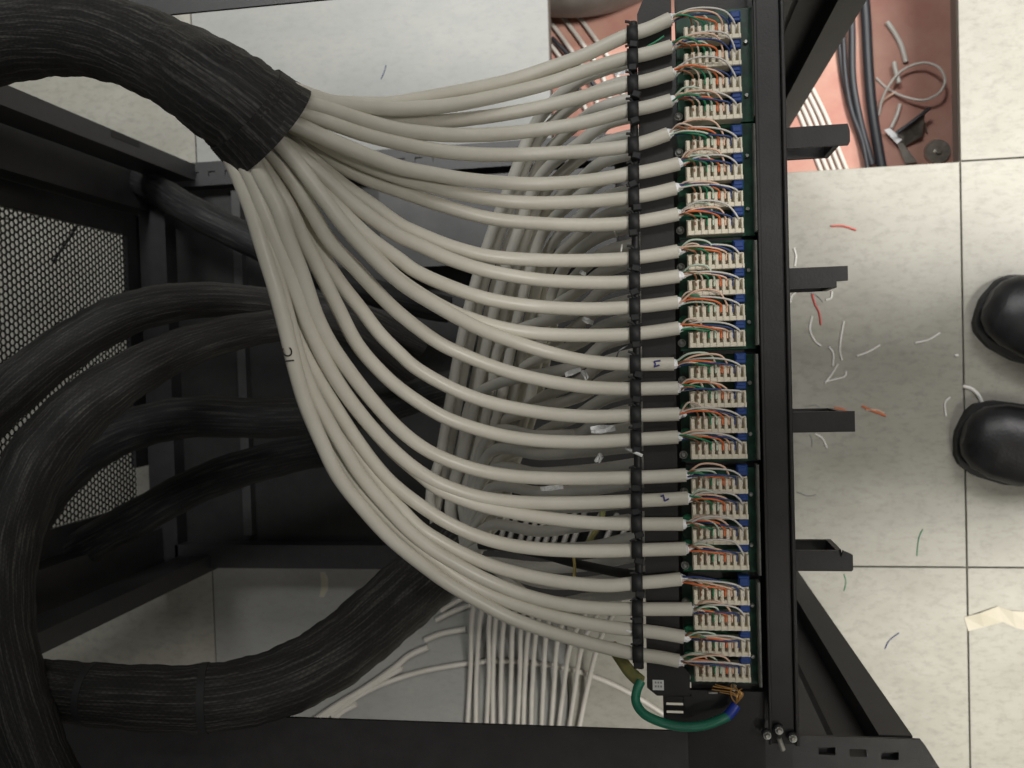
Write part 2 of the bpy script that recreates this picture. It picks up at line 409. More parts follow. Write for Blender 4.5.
C[12] = [(272, 137), (297, 163), (323, 198), (347, 228), (372, 254), (400, 280), (439, 305), (463, 316), (500, 327.5), (537, 333.5), (586, 335.5), (628, 334.5)]
C[13] = [(273, 136), (297, 163), (322, 196), (347, 229), (372, 256), (400, 282), (439, 307), (476, 327), (512, 341), (549, 352.5), (586, 361), (631, 364.5)]
C[14] = [(262, 143), (280, 163), (297, 187), (312, 212), (330, 242), (355, 268), (380, 295), (400, 314), (439, 343), (463, 354.5), (500, 369), (537, 379), (586, 387), (631, 389)]
C[15] = [(262, 147), (280, 176), (300, 216), (318, 248), (338, 280), (360, 308), (380, 334), (400, 354), (414.5, 367), (451, 388), (488, 402), (537, 412), (586, 416.5), (632, 415.5)]
C[16] = [(256, 150), (272, 178), (290, 210), (305, 243), (322, 276), (338, 308), (357, 344), (377, 368), (400, 389), (439, 414.5), (463, 424.5), (500, 435), (537, 440.5), (586, 442), (632, 439.5)]
C[17] = [(250, 154), (263, 180), (278, 208), (288, 238), (302, 274), (316, 315), (330, 343), (347, 368), (372, 400), (400, 430), (425, 449), (450, 461), (480, 470.5), (512, 476), (561, 478.5), (632, 477.5)]
C[18] = [(243, 162), (254, 184), (262, 205), (277, 242), (292, 280), (307, 323), (322, 355), (340, 386), (363, 417), (390, 447), (414.5, 468), (439, 483), (476, 496), (512, 501.5), (561, 503), (632, 501)]
C[19] = [(246, 163), (258, 190), (274, 228), (292, 275), (309, 325), (325, 358), (343, 390), (368, 423), (394, 452), (422, 476), (437, 488), (473, 503), (510, 512), (547, 518), (596, 523), (634, 524)]
C[20] = [(240, 166), (256, 196), (270, 240), (283, 285), (293, 322), (305, 353), (320, 382), (340, 415), (358, 442), (376, 466), (394, 485), (424, 508), (449, 523.5), (480, 537), (510, 545), (547, 549.5), (596, 551), (636, 550)]
C[21] = [(238, 167), (250, 192), (268, 240), (282, 290), (295, 335), (310, 372), (328, 405), (346, 434), (367, 467), (386, 492), (400, 508), (420, 528), (440, 541), (461, 552.5), (490, 565), (530, 576), (571, 583), (608, 585.5), (636, 583)]
C[22] = [(237, 167), (248, 188), (263, 230), (276, 275), (288, 318), (298, 355), (312, 392), (327, 420), (342, 446), (360, 475), (383, 503), (408, 530), (433, 550), (458, 565), (486, 579.5), (522, 594), (559, 603.5), (596, 608), (636, 609)]
C[23] = [(237, 169), (244, 186), (258, 222), (272, 272), (284, 318), (295, 358), (309, 398), (324, 427), (337, 452), (352, 476), (373, 503), (398, 528), (424, 551), (449, 570.5), (473.5, 586), (500, 598.5), (540, 612), (571, 620), (608, 627), (636, 630)]
C[24] = [(236, 170), (241, 182), (252, 211), (263, 248), (275, 287), (285, 325), (295, 367), (305, 402), (322, 443), (338, 476), (365, 511), (392, 540), (424, 566), (449, 584), (480, 602), (510, 617.5), (547, 631), (596, 645), (636, 654)]
END = {1: (670, 19), 2: (671, 46.5), 3: (673, 73), 4: (671, 100.5), 5: (668, 134), 6: (679, 163.5), 7: (676, 188), 8: (678, 214),
       9: (678, 251), 10: (679, 276), 11: (678, 302), 12: (679, 328), 13: (674, 364), 14: (678, 388), 15: (679, 414), 16: (678, 437),
       17: (686, 475), 18: (688, 498), 19: (683, 524), 20: (686, 548.5), 21: (681, 579), 22: (692, 609), 23: (684, 637), 24: (679, 661)}
LAY = {1: -.014, 2: 0, 3: -.016, 4: .002, 5: 0, 6: .003, 7: -.014, 8: -.026, 9: -.022, 10: -.012, 11: -.014, 12: -.014, 13: .003, 14: -.008,
       15: -.020, 16: -.010, 17: .002, 18: 0, 19: -.014, 20: -.010, 21: -.020, 22: -.004, 23: -.016, 24: -.002}
BLK = []                                    # terminal block centres in the photo
for gi, (ya, yb) in enumerate([(32, 112), (146, 226), (261, 339), (374, 451), (486, 562), (597, 674)]):
    for k in range(4): BLK.append(ya + (yb - ya) * k / 3)
def blkx(y): return 713 + (y - 32) * 10.5 / 642
ORD = ['topmost', 'second', 'third', 'fourth', 'fifth', 'sixth', 'seventh', 'eighth', 'ninth', 'tenth', 'eleventh', 'twelfth', 'thirteenth', 'fourteenth', 'fifteenth', 'sixteenth']
def nth(i):      # 0..23
    return (ORD[i] + (' from the top' if i else '')) if i < 12 else (('lowest' if i == 23 else ORD[23 - i] + ' from the bottom'))
ZC = .8035; RC = .0045
SL_AX = Vector((.75, .66))
for i in range(1, 25):
    px = C[i]; lay = LAY[i]; pts = []
    u0, v0 = px[0]; zs = Z1 + lay * .9 + .004
    ax = (268 + (u0 - 268) * .62, 132 + (v0 - 132) * .62)
    pts.append(B(ax[0] - 48, ax[1] - 42, Z1 + lay * .3)); pts.append(B(268 + (u0 - 268) * .8 - 20, 132 + (v0 - 132) * .8 - 18, Z1 + lay * .6 + .001))
    for (u, v) in px:
        s = (u - 245) / (600 - 245); s = max(0, min(1, s))
        if i >= 14:                            # length measured down the fan for the lower cables
            s = .55 * s + .45 * max(0, min(1, (v - 160) / (BLK[i - 1] - 165)))
        w = smooth01(s)
        sag = -.006 * math.sin(math.pi * s)
        pts.append(B(u, v, zs + (ZC - zs) * w + sag + (lay * (w - w * w) * .9)))
    ux, vx = px[-1]; ue, ve = END[i]
    pts.append(B((ux + ue) / 2, vx + (ve - vx) * .42, ZC)); pts.append(B(ue, ve, ZC))
    P = spline(pts, 6)
    c = thing('network_cable', P[-1], 'white network cable %s, from black sleeve to terminal block' % nth(i - 1), 'cable', 'white cables wired to the patch panel')
    m = MB(); m.tube(P, RC, 16); m.build('jacket', M['jacket'], c)
    e = P[-1]; bx, by = blkx(BLK[i - 1]), BLK[i - 1]
    # bit of foil screen at the cut
    m = MB(); d = (P[-1] - P[-3]).normalized(); q = []
    for k in range(5): q.append(e + d * (.0015 * k - .001) + Vector((0, 0, .0015 * math.sin(k * 2 + i))))
    m.tube(q, [.0036, .0034, .0026, .0022, .0009], 7); m.build('foil_screen', M['foil'], c)
    order = list(range(8)); rr = random.Random(i)
    for k in range(8):
        su = bx - 27.5 + 3.4 + (k + .5) * 6.05
        slot = B(su, by - 6.0, .8035)
        a = e + d * .001 + Vector((0, rr.uniform(-.0022, .0022), rr.uniform(-.002, .003)))
        h = (.0012 + .0042 * rr.random()) * (1.7 if k % 2 else .9)
        mid1 = a.lerp(slot, .33) + Vector((0, h * .9 + max(0, (slot.y - a.y) * .3), .002 + .003 * rr.random()))
        mid2 = a.lerp(slot, .75) + Vector((0, h * (.8 + .3 * rr.random()), .003 + .001 * rr.random()))
        mid2.x = a.x + (slot.x - a.x) * (.78 + .1 * rr.random())
        dn = slot + Vector((0, -.0035, .0005))
        m = MB(); m.tube(spline([a, mid1, mid2, slot + Vector((0, .0015, .0012)), slot, dn], 6), .00066, 6)
        wn = WIRES[k][0]
        m.build('wire', M[wn], c, label=wn.replace('_', ' and ') + ' wire' if '_' in wn else wn + ' wire')
    if i == 24:
        cu = bpy.data.curves.new('printed_mark', 'FONT'); cu.body = '1C'; cu.size = .0085; cu.extrude = .0001; cu.align_x = 'CENTER'; cu.align_y = 'CENTER'
        tmp = bpy.data.objects.new('text_shape', cu); COL.objects.link(tmp); bpy.context.view_layer.update()
        me_ = bpy.data.meshes.new_from_object(tmp.evaluated_get(bpy.context.evaluated_depsgraph_get())); bpy.data.objects.remove(tmp); bpy.data.curves.remove(cu)
        me_.materials.clear(); me_.materials.append(M['ink']); o = bpy.data.objects.new('printed_mark', me_); COL.objects.link(o)
        j = min(range(len(P)), key=lambda q_: (P[q_] - B(292, 350, P[q_].z)).length)
        t = (P[j - 1] - P[j + 1]).normalized()
        ay = Vector((0, 0, 1)).cross(t).normalized(); az = t.cross(ay)
        o.matrix_world = Matrix.Translation(P[j] + az * (RC + .00015)) @ Matrix((t, ay, az)).transposed().to_4x4()
        mw = o.matrix_world.copy(); o.parent = c; o.matrix_parent_inverse = Matrix.Translation(-c.location); o.matrix_basis = mw; o['label'] = 'black printed mark'
    if i in (13, 18):
        z = ZC + RC + .0003; m = MB()
        strokes = [[(654, 361.5), (657, 361), (660.5, 360.5)], [(654, 367), (656.5, 366), (659.5, 365)], [(654, 361.5), (655.5, 364), (654.5, 367)]] if i == 13 else \
                  [[(660.5, 496.5), (663.5, 495), (664, 497.5), (664.5, 501)], [(664.5, 501), (669, 498.8)]]
        for st in strokes: m.tube([B(u, v, z) for u, v in st], .0005, 6)
        m.build('marker_writing', M['blue_ink'], c, label='blue marker writing')

# ties that hold each cable to the lacing bar
TU = lambda i: 631.5 + i * 5.5 / 23
for i in range(24):
    vx = C[i + 1][-1][1] + (0 if i else -1); p = B(TU(i) + 1, vx - .5, ZC)
    t = thing('cable_tie', p, 'black cable tie %s on the bar that holds the white cables' % nth(i), 'cable tie', 'black ties along the lacing bar')
    m = MB(); n = 20; w = .0036; ro = RC + .0011; hump = .0
    vs = []
    for s_ in (-w, w):
        for r_ in (RC + .0001, ro):
            for k in range(n):
                a = 2 * math.pi * k / n; vs.append(p + Vector((s_, r_ * 1.12 * math.cos(a), r_ * math.sin(a))))
    fs = []
    for k in range(n):
        j = (k + 1) % n
        fs += [(k, j, n + j, n + k), (2 * n + k, 3 * n + k, 3 * n + j, 2 * n + j), (n + k, n + j, 3 * n + j, 3 * n + k), (k, 2 * n + k, 2 * n + j, j)]
    m.add(vs, fs, smooth=True); m.build('strap', M['tie'], t)
    rr = random.Random(50 + i)
    m = MB(); m.bbox(-.0028, .0028, -.0022, .0022, -.003, .0032, .0006, M=Matrix.Translation(p + Vector((rr.uniform(-.001, .002), -.0068, .001))) @ Matrix.Rotation(rr.uniform(-.4, .4), 4, 'Z'))
    m.build('head', M['tie'], t)
    m = MB(); q = p + Vector((0, .0055, .001))
    m.tube([q, q + Vector((-.002, .002, .002)), q + Vector((-.0045, rr.uniform(.0005, .003), .003))], .0009, 6, flat=.5); m.build('tail', M['tie'], t)

# ------------------------------------------------------------------ patch panel
pc = B(716, 353, .79)
panel = thing('patch_panel', (pc.x, pc.y, .757), 'black patch panel with twenty-four cream terminal blocks wired from the white cables', 'patch panel')
pm = M['panel_metal']; ZT = .7985
# rear tray with chamfered corners (px outline at its real height)
out = [(637, 14), (641, 4), (648, -12), (671, -12), (680, 664), (690, 674), (690, 696), (657, 696), (647, 688)]
m = MB(); m.prism([(B(u, v, ZT).x, B(u, v, ZT).y) for u, v in out][::-1], ZT - .0025, ZT - .0005); m.build('cable_tray', pm, panel)
# tongue with slots below the tray
def plate_px(rects, z0, z1):
    m = MB()
    for u0, v0, u1, v1 in rects:
        a, b_ = B(u0, v0, z1), B(u1, v1, z1); m.box(a.x, b_.x, b_.y, a.y, z0, z1)
    return m
plate_px([(663, 696, 667, 726), (666, 696, 684, 703), (666, 706, 684, 711), (666, 714, 684, 726), (683, 696, 692, 726)], .794, .796).build('end_tongue', pm, panel)
m = plate_px([(687, 690, 766, 775)], .789, .7935); m.build('end_bracket', pm, panel)
for (u, v) in ((713, 693), (717, 718)):  # solid bright slivers put in for light showing through two slots
    a = B(u, v, .7945); m = MB(); m.bbox(a.x - .003, a.x + .003, a.y - .0006, a.y + .0006, .794, .7946, .0002); m.build('slot_light_sliver', M['screw'], panel)
# lacing bar on two stubs
a, b_ = B(633, 22, .797), B(640, 668, .797)
m = MB(); m.tube([a, a.lerp(b_, .5), b_], .0026, 10); m.build('lacing_bar', M['tie'], panel)
# sticker
a, b_ = B(652.5, 680, ZT), B(664, 690.5, ZT)
m = MB(); m.box(a.x, b_.x, b_.y, a.y, ZT - .0005, ZT - .0002); st = m.build('sticker', M['sticker'], panel, label='small white sticker')
m = MB()
for r in range(2):
    for k in range(3):
        x = a.x + (b_.x - a.x) * (.2 + .24 * k); y = b_.y + (a.y - b_.y) * (.28 + .38 * r)
        m.box(x, x + .0011, y, y + .0013, ZT - .0002, ZT - .0001)
m.build('print', M['sticker_print'], st)
# front plate: U section, lip forward
fx0, fx1 = .2135, .2325; y0p, y1p = .070, .586
m = MB(); m.bbox(fx1 - .0025, fx1, y0p, y1p, .7575, .802, .0006); m.bbox(fx0, fx1 - .0025, y0p, y1p, .797, .7995, .0006)
m.bbox(fx0, fx0 + .002, y0p, y1p, .797, .8012, .0004); m.bbox(fx0, fx1, y0p, y1p, .7575, .7595, .0005)
m.build('front_plate', pm, panel)
m = MB()
for k, (ya, yb) in enumerate([(-12, 696)]):
    a, b_ = B(674, ya, .788), B(757, yb, .788); m.box(a.x, b_.x + .004, b_.y, a.y, .786, .788)
m.build('board_tray', pm, panel)
GR = [(5, 115), (123, 231), (240, 345), (354, 460), (465, 576), (583, 688)]
for gi, (ya, yb) in enumerate(GR):
    a, b_ = B(752.2 + gi * 1.0, ya, .8005), B(757.6 + gi * 1.0, yb, .8005)
    m = MB(); m.bbox(a.x, b_.x, b_.y, a.y, .789, .8005, .0008); m.build('port_frame', M['frame_line'], panel)
    # board
    ca, cb = BLK[gi * 4] - 18, BLK[gi * 4 + 3] + 10
    a, b_ = B(675.5 + gi * 1.3, ca, .7916), B(744 + gi * 1.8, cb, .7916)
    m = MB(); m.bbox(a.x, a.x + .0490, b_.y, a.y, .790, .7916, .0002)
    bd = m.build('circuit_board', M['pcb'], panel, label='green circuit board')
    for k in range(4):
        by = BLK[gi * 4 + k]; bx = blkx(by)
        c0 = B(bx, by, .8035)
        if gi == 0 and k == 0:
            m = MB(); W = .0369
            m.bbox(-W / 2, W / 2 - .001, -.0052, -.0022, -.0122, .0005, .0004)
            m.box(-W / 2, W / 2 - .001, -.0022, .0055, -.0122, -.0045)
            for q in range(9):
                x = -W / 2 + .0002 + q * (W - .0030) / 8; tw = .00245 if q < 8 else .0015
                m.bbox(x, x + tw, -.0022, .0052 - (.0 if q % 2 else .0006), -.0045, .0006, .0005)
                m.box(x + .0005, x + tw - .0004, -.0050, .001, .0004, .0010)
            tb0 = m.build('terminal_block', M['cream'], bd); tb0.location = c0
            m = MB(); m.bbox(-.0034, .0034, -.0034, .0034, -.0075, .0015, .0006); m.bbox(-.0026, .0026, -.0010, .0022, .0015, .0022, .0003)
            bp0 = m.build('coupling_component', M['blue_part'], bd, label='blue component'); bp0.location = c0 + Vector((.0142, .0098, -.0035))
        else:
            o = tb0.copy(); COL.objects.link(o); o.parent = bd; o.location = c0
            o = bp0.copy(); COL.objects.link(o); o.parent = bd; o.location = c0 + Vector((.0142, .0098, -.0035))
    for v in ((BLK[gi * 4] + BLK[gi * 4 + 1]) / 2 - 4, (BLK[gi * 4 + 2] + BLK[gi * 4 + 3]) / 2 - 4):
        p = B(745.5 + (v / 700) * 8, v, .7935); m = MB(); m.cyl(p, .0015, .7916, .7935, 14, .0011); m.build('screw', M['screw'], bd)
    for v in (BLK[gi * 4] + (6 if gi else 300), BLK[gi * 4 + 3] + 4):
        if v > 300 and gi == 0: continue
        p = B(677 + v / 650 * 9.5, v, .7955); m = MB(); m.cyl(p, .0026, .7916, .7945, 18); m.cyl(p, .0022, .7945, .7958, 18, .0012)
        m.build('screw', M['screw'], bd, label='silver grounding screw')
    for k in (1, 2):
        p = B(677.5 + gi * 1.8 + 3, BLK[gi * 4 + k] + 8, .793); m = MB(); m.cyl(p, .0035, .7916, .7932, 14)
        m.build('solder_pad', M['pad'], bd)
# mounting screws with cage nuts beside the panel end
for (u, v, lab) in ((768, 738, 'chromed rack screw left of the pair at the lower end of the panel'), (780, 733, 'chromed rack screw right of the pair at the lower end of the panel'), (794, 741, 'small silver screw on the front post below the pair of chromed screws')):
    p = B(u, v, .808); s = thing('rack_screw', (p.x, p.y, .802), lab, 'screw', 'rack screws at the lower end of the panel')
    m = MB(); m.cyl(p, .0025, .802, .8050, 18); m.cyl(p, .0021, .8050, .8065, 18, .0012); m.build('head', M['screw'], s)
    m = MB(); m.cyl((p.x + .0, p.y), .0034, .8005, .803, 18); m.build('washer', M['tie'], s)
m = MB(); p1, p2 = B(779, 738, .806), B(783, 750, .805); m.tube([p1, p2], .0016, 10); tag(m.build('screw_shank', M['zinc']), 'grey screw shank hanging below the chromed rack screws', 'screw')

# front cable-management fingers
FING = [(136, 850, 0), (277.5, 848, 1), (422, 855, 2), (561, 853, 3)]
Zf = .785
for k, (v, u1, kk) in enumerate(FING):
    a = B(786, v, Zf); b_ = B(u1, v, Zf); yc = (a.y + b_.y) / 2
    w = .0068
    f = thing('cable_finger', (a.x, yc, Zf), ['topmost', 'second', 'third', 'lowest'][k] + ' of the four flat black cable fingers jutting right from the front rail', 'cable guide', 'black cable fingers on the front rail')
    m = MB(); x0 = .2325; x1 = b_.x
    if k == 3:
        m.prism([(x0, yc - w), (x1 - .001, yc - w), (x1, yc - w + .001), (x1, yc + w * .6), (x1 - .006, yc + w), (x1 - .007, yc + w * .5), (x1 - .0075, yc + w * .4), (x1 - .009, yc + w), (x0, yc + w)], Zf - .003, Zf)
    elif k == 1:
        m.prism([(x0, yc - w), (x1 - .0085, yc - w), (x1 - .0075, yc - w * .45), (x1, yc - w * .4), (x1, yc + w), (x0, yc + w)], Zf - .003, Zf)
    elif k == 0:
        m.prism([(x0, yc - w), (x1 - .001, yc - w), (x1, yc - w + .002), (x1, yc + w * .3), (x1 - .0012, yc + w), (x0, yc + w)], Zf - .003, Zf)
    else:
        m.prism([(x0, yc - w), (x1, yc - w), (x1, yc + w), (x0, yc + w)], Zf - .003, Zf)
    m.build('top_leaf', pm, f)
    m = MB(); m.bbox(x1 - .010, x1 - .0065, yc - w, yc + w, Zf - .036, Zf - .003, .0002); m.bbox(x0, x1 - .0065, yc - w, yc + w, Zf - .038, Zf - .035, .0002)
    m.build('loop', pm, f)

# lower patch panel (its cables are seen between the white ones)
lp = thing('patch_panel', (pc.x, pc.y, .66), 'second patch panel mounted lower, almost hidden beneath the first one', 'patch panel')
m = MB(); m.box(.150, .205, .09, .565, .690, .693); m.build('cable_tray', pm, lp)
m = MB(); m.bbox(.2135, .2345, y0p, y1p, .655, .699, .0006); m.build('front_plate', pm, lp)
for zt, nm in ((.645, 'upper'), (.595, 'lower')):
    o = thing('cable_manager', (.24, pc.y, zt - .044), 'black horizontal duct panel on the front rails, %s of the two below the patch panels' % nm, 'cable manager')
    m = MB(); m.bbox(.2345, .2430, y0p, y1p, zt - .040, zt, .0008); m.build('body', pm, o)
# ------------------------------------------------------------------ cables of the lower panel
def xl(v):
    T_ = [(60, 562), (105, 546), (165, 521), (215, 501), (270, 481), (340, 464), (420, 449), (500, 435), (560, 424)]
    for (a, xa), (b, xb) in zip(T_, T_[1:]):
        if v <= b: return xa + (xb - xa) * (v - a) / (b - a)
    return T_[-1][1]
NL = 30
for i in range(NL):
    yi = 62 + i * 18.3; rr = random.Random(200 + i)
    o_ = (i * 8.6 if i < 11 else 20 + (i * 47) % 78) + rr.uniform(-3, 3)
    pts = [B(655, yi - 4, .698), B(632, yi, .698)]
    if yi < 420:
        dz = -.012 * (i % 3)
        pts += [B(604, yi + 8, .694), B(574 + min(i, 4) * 2, yi + 24 + rr.uniform(-3, 3), .685 + dz)]
        v = yi + 62
        while v < 535:
            sq = 1 - .25 * smooth01((v - 380) / 160)
            x = xl(v) + o_ * sq
            if x < 575 or v > yi + 90: pts.append(B(min(x, 590), v, .655 - .11 * smooth01((v - 100) / 440) + dz))
            v += 55
        pts += [B(438 + (o_ % 40), 555, .535 + dz), B(418 + (o_ % 26) * .8, 580, .515 + dz * .5)]
    else:
        pts += [B(590, yi + 6 + rr.uniform(-2, 4), .675), B(540, yi + 10 + rr.uniform(-4, 4), .65), B(490, min(yi + 6, 565), .61), B(455, 562, .555), B(428, 575, .52)]
    P = spline(pts, 6)
    m = MB(); m.tube(P, .0049, 12)
    o = m.build('network_cable', M['jacket_low'])
    tag(o, 'shadowed white cable %s in the lower layer behind the fan' % ((ORD[i] + (' from the top' if i else '')) if i < 15 else ('lowest' if i == NL - 1 else ORD[NL - 1 - i] + ' from the bottom')), 'cable', 'cables of the lower patch panel')

# ------------------------------------------------------------------ loose white cables hanging to the floor
FLR = [(508, 515, 474, 605, 466, 740), (517, 515, 483, 605, 475, 740), (528, 517, 491, 607, 485, 745), (537, 518, 498, 610, 492, 745), (545, 518, 506, 612, 500, 745),
       (553, 520, 515, 612, 508, 745), (561, 520, 523, 615, 516, 745), (571, 522, 531, 618, 522, 748), (580, 523, 539, 618, 530, 748), (596, 524, 549, 620, 540, 750),
       (612, 525, 560, 630, 549, 750), (626, 527, 572, 640, 556, 750), (640, 528, 584, 640, 566, 752), (652, 530, 600, 640, 575, 752)]
for i, (a, b_, c, d, e, f) in enumerate(FLR):
    rr = random.Random(i)
    zt = .14
    pts = [B(a + 6, b_ - 12, .030), B(a, b_, .10), B((a + c) / 2 + 3, (b_ + d) / 2, .125), B(c, d, .06), B((c + e) / 2 - 1 + rr.uniform(-2, 2), (d + f) / 2, .012), B(e, f, .008), B(e - 8, f + 60, .007)]
    m = MB(); m.tube(spline(pts, 6), .0038, 10)
    mat_ = M['loose_white']
    tag(m.build('loose_cable', mat_), 'white cable %s in the loose bunch hanging to the floor' % (('leftmost' if i == 0 else ORD[i] + ' from the left') if i < 7 else ('rightmost' if i == 13 else ORD[13 - i] + ' from the right')), 'cable', 'loose white cables at the bottom')
m = MB(); m.tube(spline([B(605, 500, .14), B(600, 522, .13), B(588, 545, .12), B(580, 575, .09)], 6), .0042, 10)
tag(m.build('yellow_cable', M['yellow_sheath']), 'yellow-green cable slanting among the loose white cables', 'cable')

def floor_piece(name, pts, r, mk, label, cat, z=None, group=None, per=6, n=8):
    z = r + .0002 if z is None else z
    m = MB(); P = [B(p[0], p[1], p[2] if len(p) > 2 else z) for p in pts]
    m.tube(spline(P, per), r, n); return tag(m.build(name, M[mk]), label, cat, group)
gp = 'cut cable pieces by the lower bundle'
floor_piece('cable_offcut', [(425, 640), (440, 634), (466, 629)], .0046, 'loose_white', 'thick short white cable offcut just below the lower black bundle', 'cable offcut', group=gp)
floor_piece('cable_offcut', [(436, 620), (452, 612), (474, 604)], .0042, 'loose_white', 'white cable offcut second down beside the lower bundle end', 'cable offcut', group=gp)
floor_piece('cable_offcut', [(441, 611), (452, 604), (464, 598)], .0038, 'loose_white', 'uppermost white cable offcut at the lower bundle end', 'cable offcut', group=gp)
floor_piece('cable_offcut', [(300, 730), (335, 706), (365, 688), (395, 667), (410, 655), (428, 647)], .0050, 'loose_white', 'longest white cable offcut along the underside of the lower bundle', 'cable offcut', group=gp)
floor_piece('cable_offcut', [(310, 730), (340, 705), (372, 685), (402, 668)], .0046, 'loose_white', 'white cable offcut beside the longest one, ending half way', 'cable offcut', group=gp)
floor_piece('cable_offcut', [(326, 728), (340, 713), (356, 704)], .0050, 'loose_white', 'short white cable offcut poking out above the lower side rail', 'cable offcut', group=gp)
floor_piece('long_loose_cable', [(332, 716), (362, 694), (405, 676), (450, 666), (500, 661), (560, 667), (600, 679), (640, 699), (680, 728), (700, 760)], .0042, 'loose_white', 'single white cable lying in a long arc on the floor', 'cable', z=.0045)

# black thin cable with a yellow tie
bc = thing('thin_black_cable', B(560, 556, .62), 'thin flat black cable crossing behind the lowest white cables', 'cable')
m = MB(); m.tube(spline([B(479, 545, .70), B(500, 546.5, .71), B(540, 554, .72), B(574, 563, .735), B(610, 571, .76), B(645, 577, .785)], 8), .0036, 10, flat=.6); m.build('jacket', M['tie'], bc)
m = MB(); p = B(574, 564, .74); m.tube([p + Vector((-.0, .009, .002)), p + Vector((.0008, -.002, .0035)), p + Vector((-.0003, -.012, .001))], .0011, 8); m.build('tie', M['yellow'], bc, label='yellow tie')

# ground lead
gl = thing('ground_lead', B(660, 720, .80), 'green and yellow earth lead looping under the lower end of the patch panel', 'cable')
m = MB(); m.tube(spline([B(612, 646, .775), B(620, 658, .785), B(630, 672, .795), B(641, 682, .802)], 6), .0044, 12, flat=.6); m.build('yellow_sheath', M['yellow_sheath'], gl, label='yellow-green sheath')
m = MB(); m.tube(spline([B(641, 681, .803), B(637, 690, .806), B(636, 702, .81), B(643, 713, .812), B(658, 721, .812), B(680, 726.5, .81), B(703, 725.5, .808), B(722, 719, .806), B(728, 716, .804)], 8), .0031, 12); m.build('green_sheath', M['green_sheath'], gl, label='green sheath')
m = MB(); m.tube(spline([B(727, 716.5, .804), B(731, 712, .803), B(736, 705, .801)], 6), .0034, 12); m.build('blue_sleeve', M['heat_blue'], gl, label='blue end sleeve')
rr = random.Random(3)
for k in range(9):
    m = MB(); e = (700 + rr.random() * 50, 684 + rr.random() * 10)
    m.tube(spline([B(736, 704, .801), B(737 + rr.uniform(-6, 6), 694 + rr.uniform(-4, 3), .803), B(e[0], e[1], .799), ], 6), .00045, 5); m.build('copper_strand', M['copper'], gl, label='bare copper strand')
p = B(734, 689, .8); m = MB(); m.cyl(p, .0022, .796, .801, 14, .0012); tag(m.build('earth_screw', M['screw']), 'shiny earth screw among the frayed copper strands', 'screw')

# ------------------------------------------------------------------ foil scraps caught among the lower cables
def crumple(name, c, size, label, seed, mk='foil', ang=0):
    rr = random.Random(seed); m = MB(); n = 6; vs = []
    for j in range(3):
        for i in range(n):
            vs.append(c + Matrix.Rotation(ang, 3, 'Z') @ Vector(((i / (n - 1) - .5) * size[0], (j / 2 - .5) * size[1] * (1 - .6 * abs(i / (n - 1) - .4)), rr.uniform(-.2, .6) * size[1] * .5)))
    fs = [(j * n + i, j * n + i + 1, (j + 1) * n + i + 1, (j + 1) * n + i) for j in range(2) for i in range(n - 1)]
    m.add(vs, fs); o = m.build(name, M[mk]); s_ = o.modifiers.new('Solidify', 'SOLIDIFY'); s_.thickness = .0004
    return tag(o, label, 'foil scrap', 'foil scraps between the cables')
Zl = .765
crumple('foil_scrap', B(603, 429, Zl + .01), (.017, .006), 'bright arrow-shaped foil scrap left of the ties at mid height', 1, ang=.05)
crumple('foil_scrap', B(573, 372, Zl), (.012, .004), 'teal-tinted foil scrap above the arrow-shaped one', 2, ang=.3)
crumple('foil_scrap', B(585, 375, Zl), (.004, .008), 'narrow pale foil scrap just right of the teal-tinted one', 3, ang=.4)
crumple('foil_scrap', B(588, 321, Zl), (.008, .004), 'small foil scrap in the upper half of the lower cables', 4, ang=-.5)
crumple('foil_scrap', B(583, 273, Zl), (.005, .003), 'tiny foil scrap highest among the lower cables', 5, ang=-.6)
crumple('foil_scrap', B(599, 458, Zl), (.004, .008), 'short foil scrap below the arrow-shaped one', 6, ang=-.6)
crumple('foil_scrap', B(552, 488, Zl - .02), (.017, .004), 'long thin foil scrap under the lower cables', 7, ang=.1)
crumple('foil_scrap', B(603, 127, .66), (.032, .011), 'large shiny foil strip at the top of the lower cables', 8, ang=.62)
crumple('foil_scrap', B(625, 71, .66), (.017, .005), 'bright foil strip beside the second cable tie', 9, ang=.15)
crumple('foil_scrap', B(515, 590, .73), (.022, .003), 'foil strip lying between two of the lowest white cables', 10, ang=-.2)
crumple('foil_scrap', B(567, 128, .62), (.017, .006), 'pinkish torn foil strip left of the large shiny one', 11, 'white_orange', ang=.7)
floor_piece('wire_offcut', [(626, 448, .80), (634, 452, .806), (642, 455.5, .809)], .0011, 'foil', 'silver wire offcut lying against the ties, lower half', 'wire scrap')
floor_piece('wire_offcut', [(616, 359, .79), (620, 350, .80), (628, 345.5, .80)], .0005, 'grey_wire', 'thin grey curved wire near the ties', 'wire scrap')
floor_piece('wire_offcut', [(614, 231, .79), (617, 237, .79)], .0005, 'white_scrap', 'tiny white wire fleck right of the upper lower-layer cables', 'wire scrap')
floor_piece('wire_offcut', [(622, 244, .79), (621, 252, .79)], .0006, 'white_scrap', 'tiny upright white wire fleck beside the eighth tie', 'wire scrap')
floor_piece('wire_offcut', [(618, 625, .805), (626, 630, .807), (632, 632, .808)], .0007, 'foil', 'thin silver wire by the lowest ties', 'wire scrap')
floor_piece('green_wire', [(643, 51, .800), (648, 46, .803), (655, 42, .803), (664, 36, .802)], .0006, 'green', 'loose green wire across the tray by the top cables', 'wire scrap')

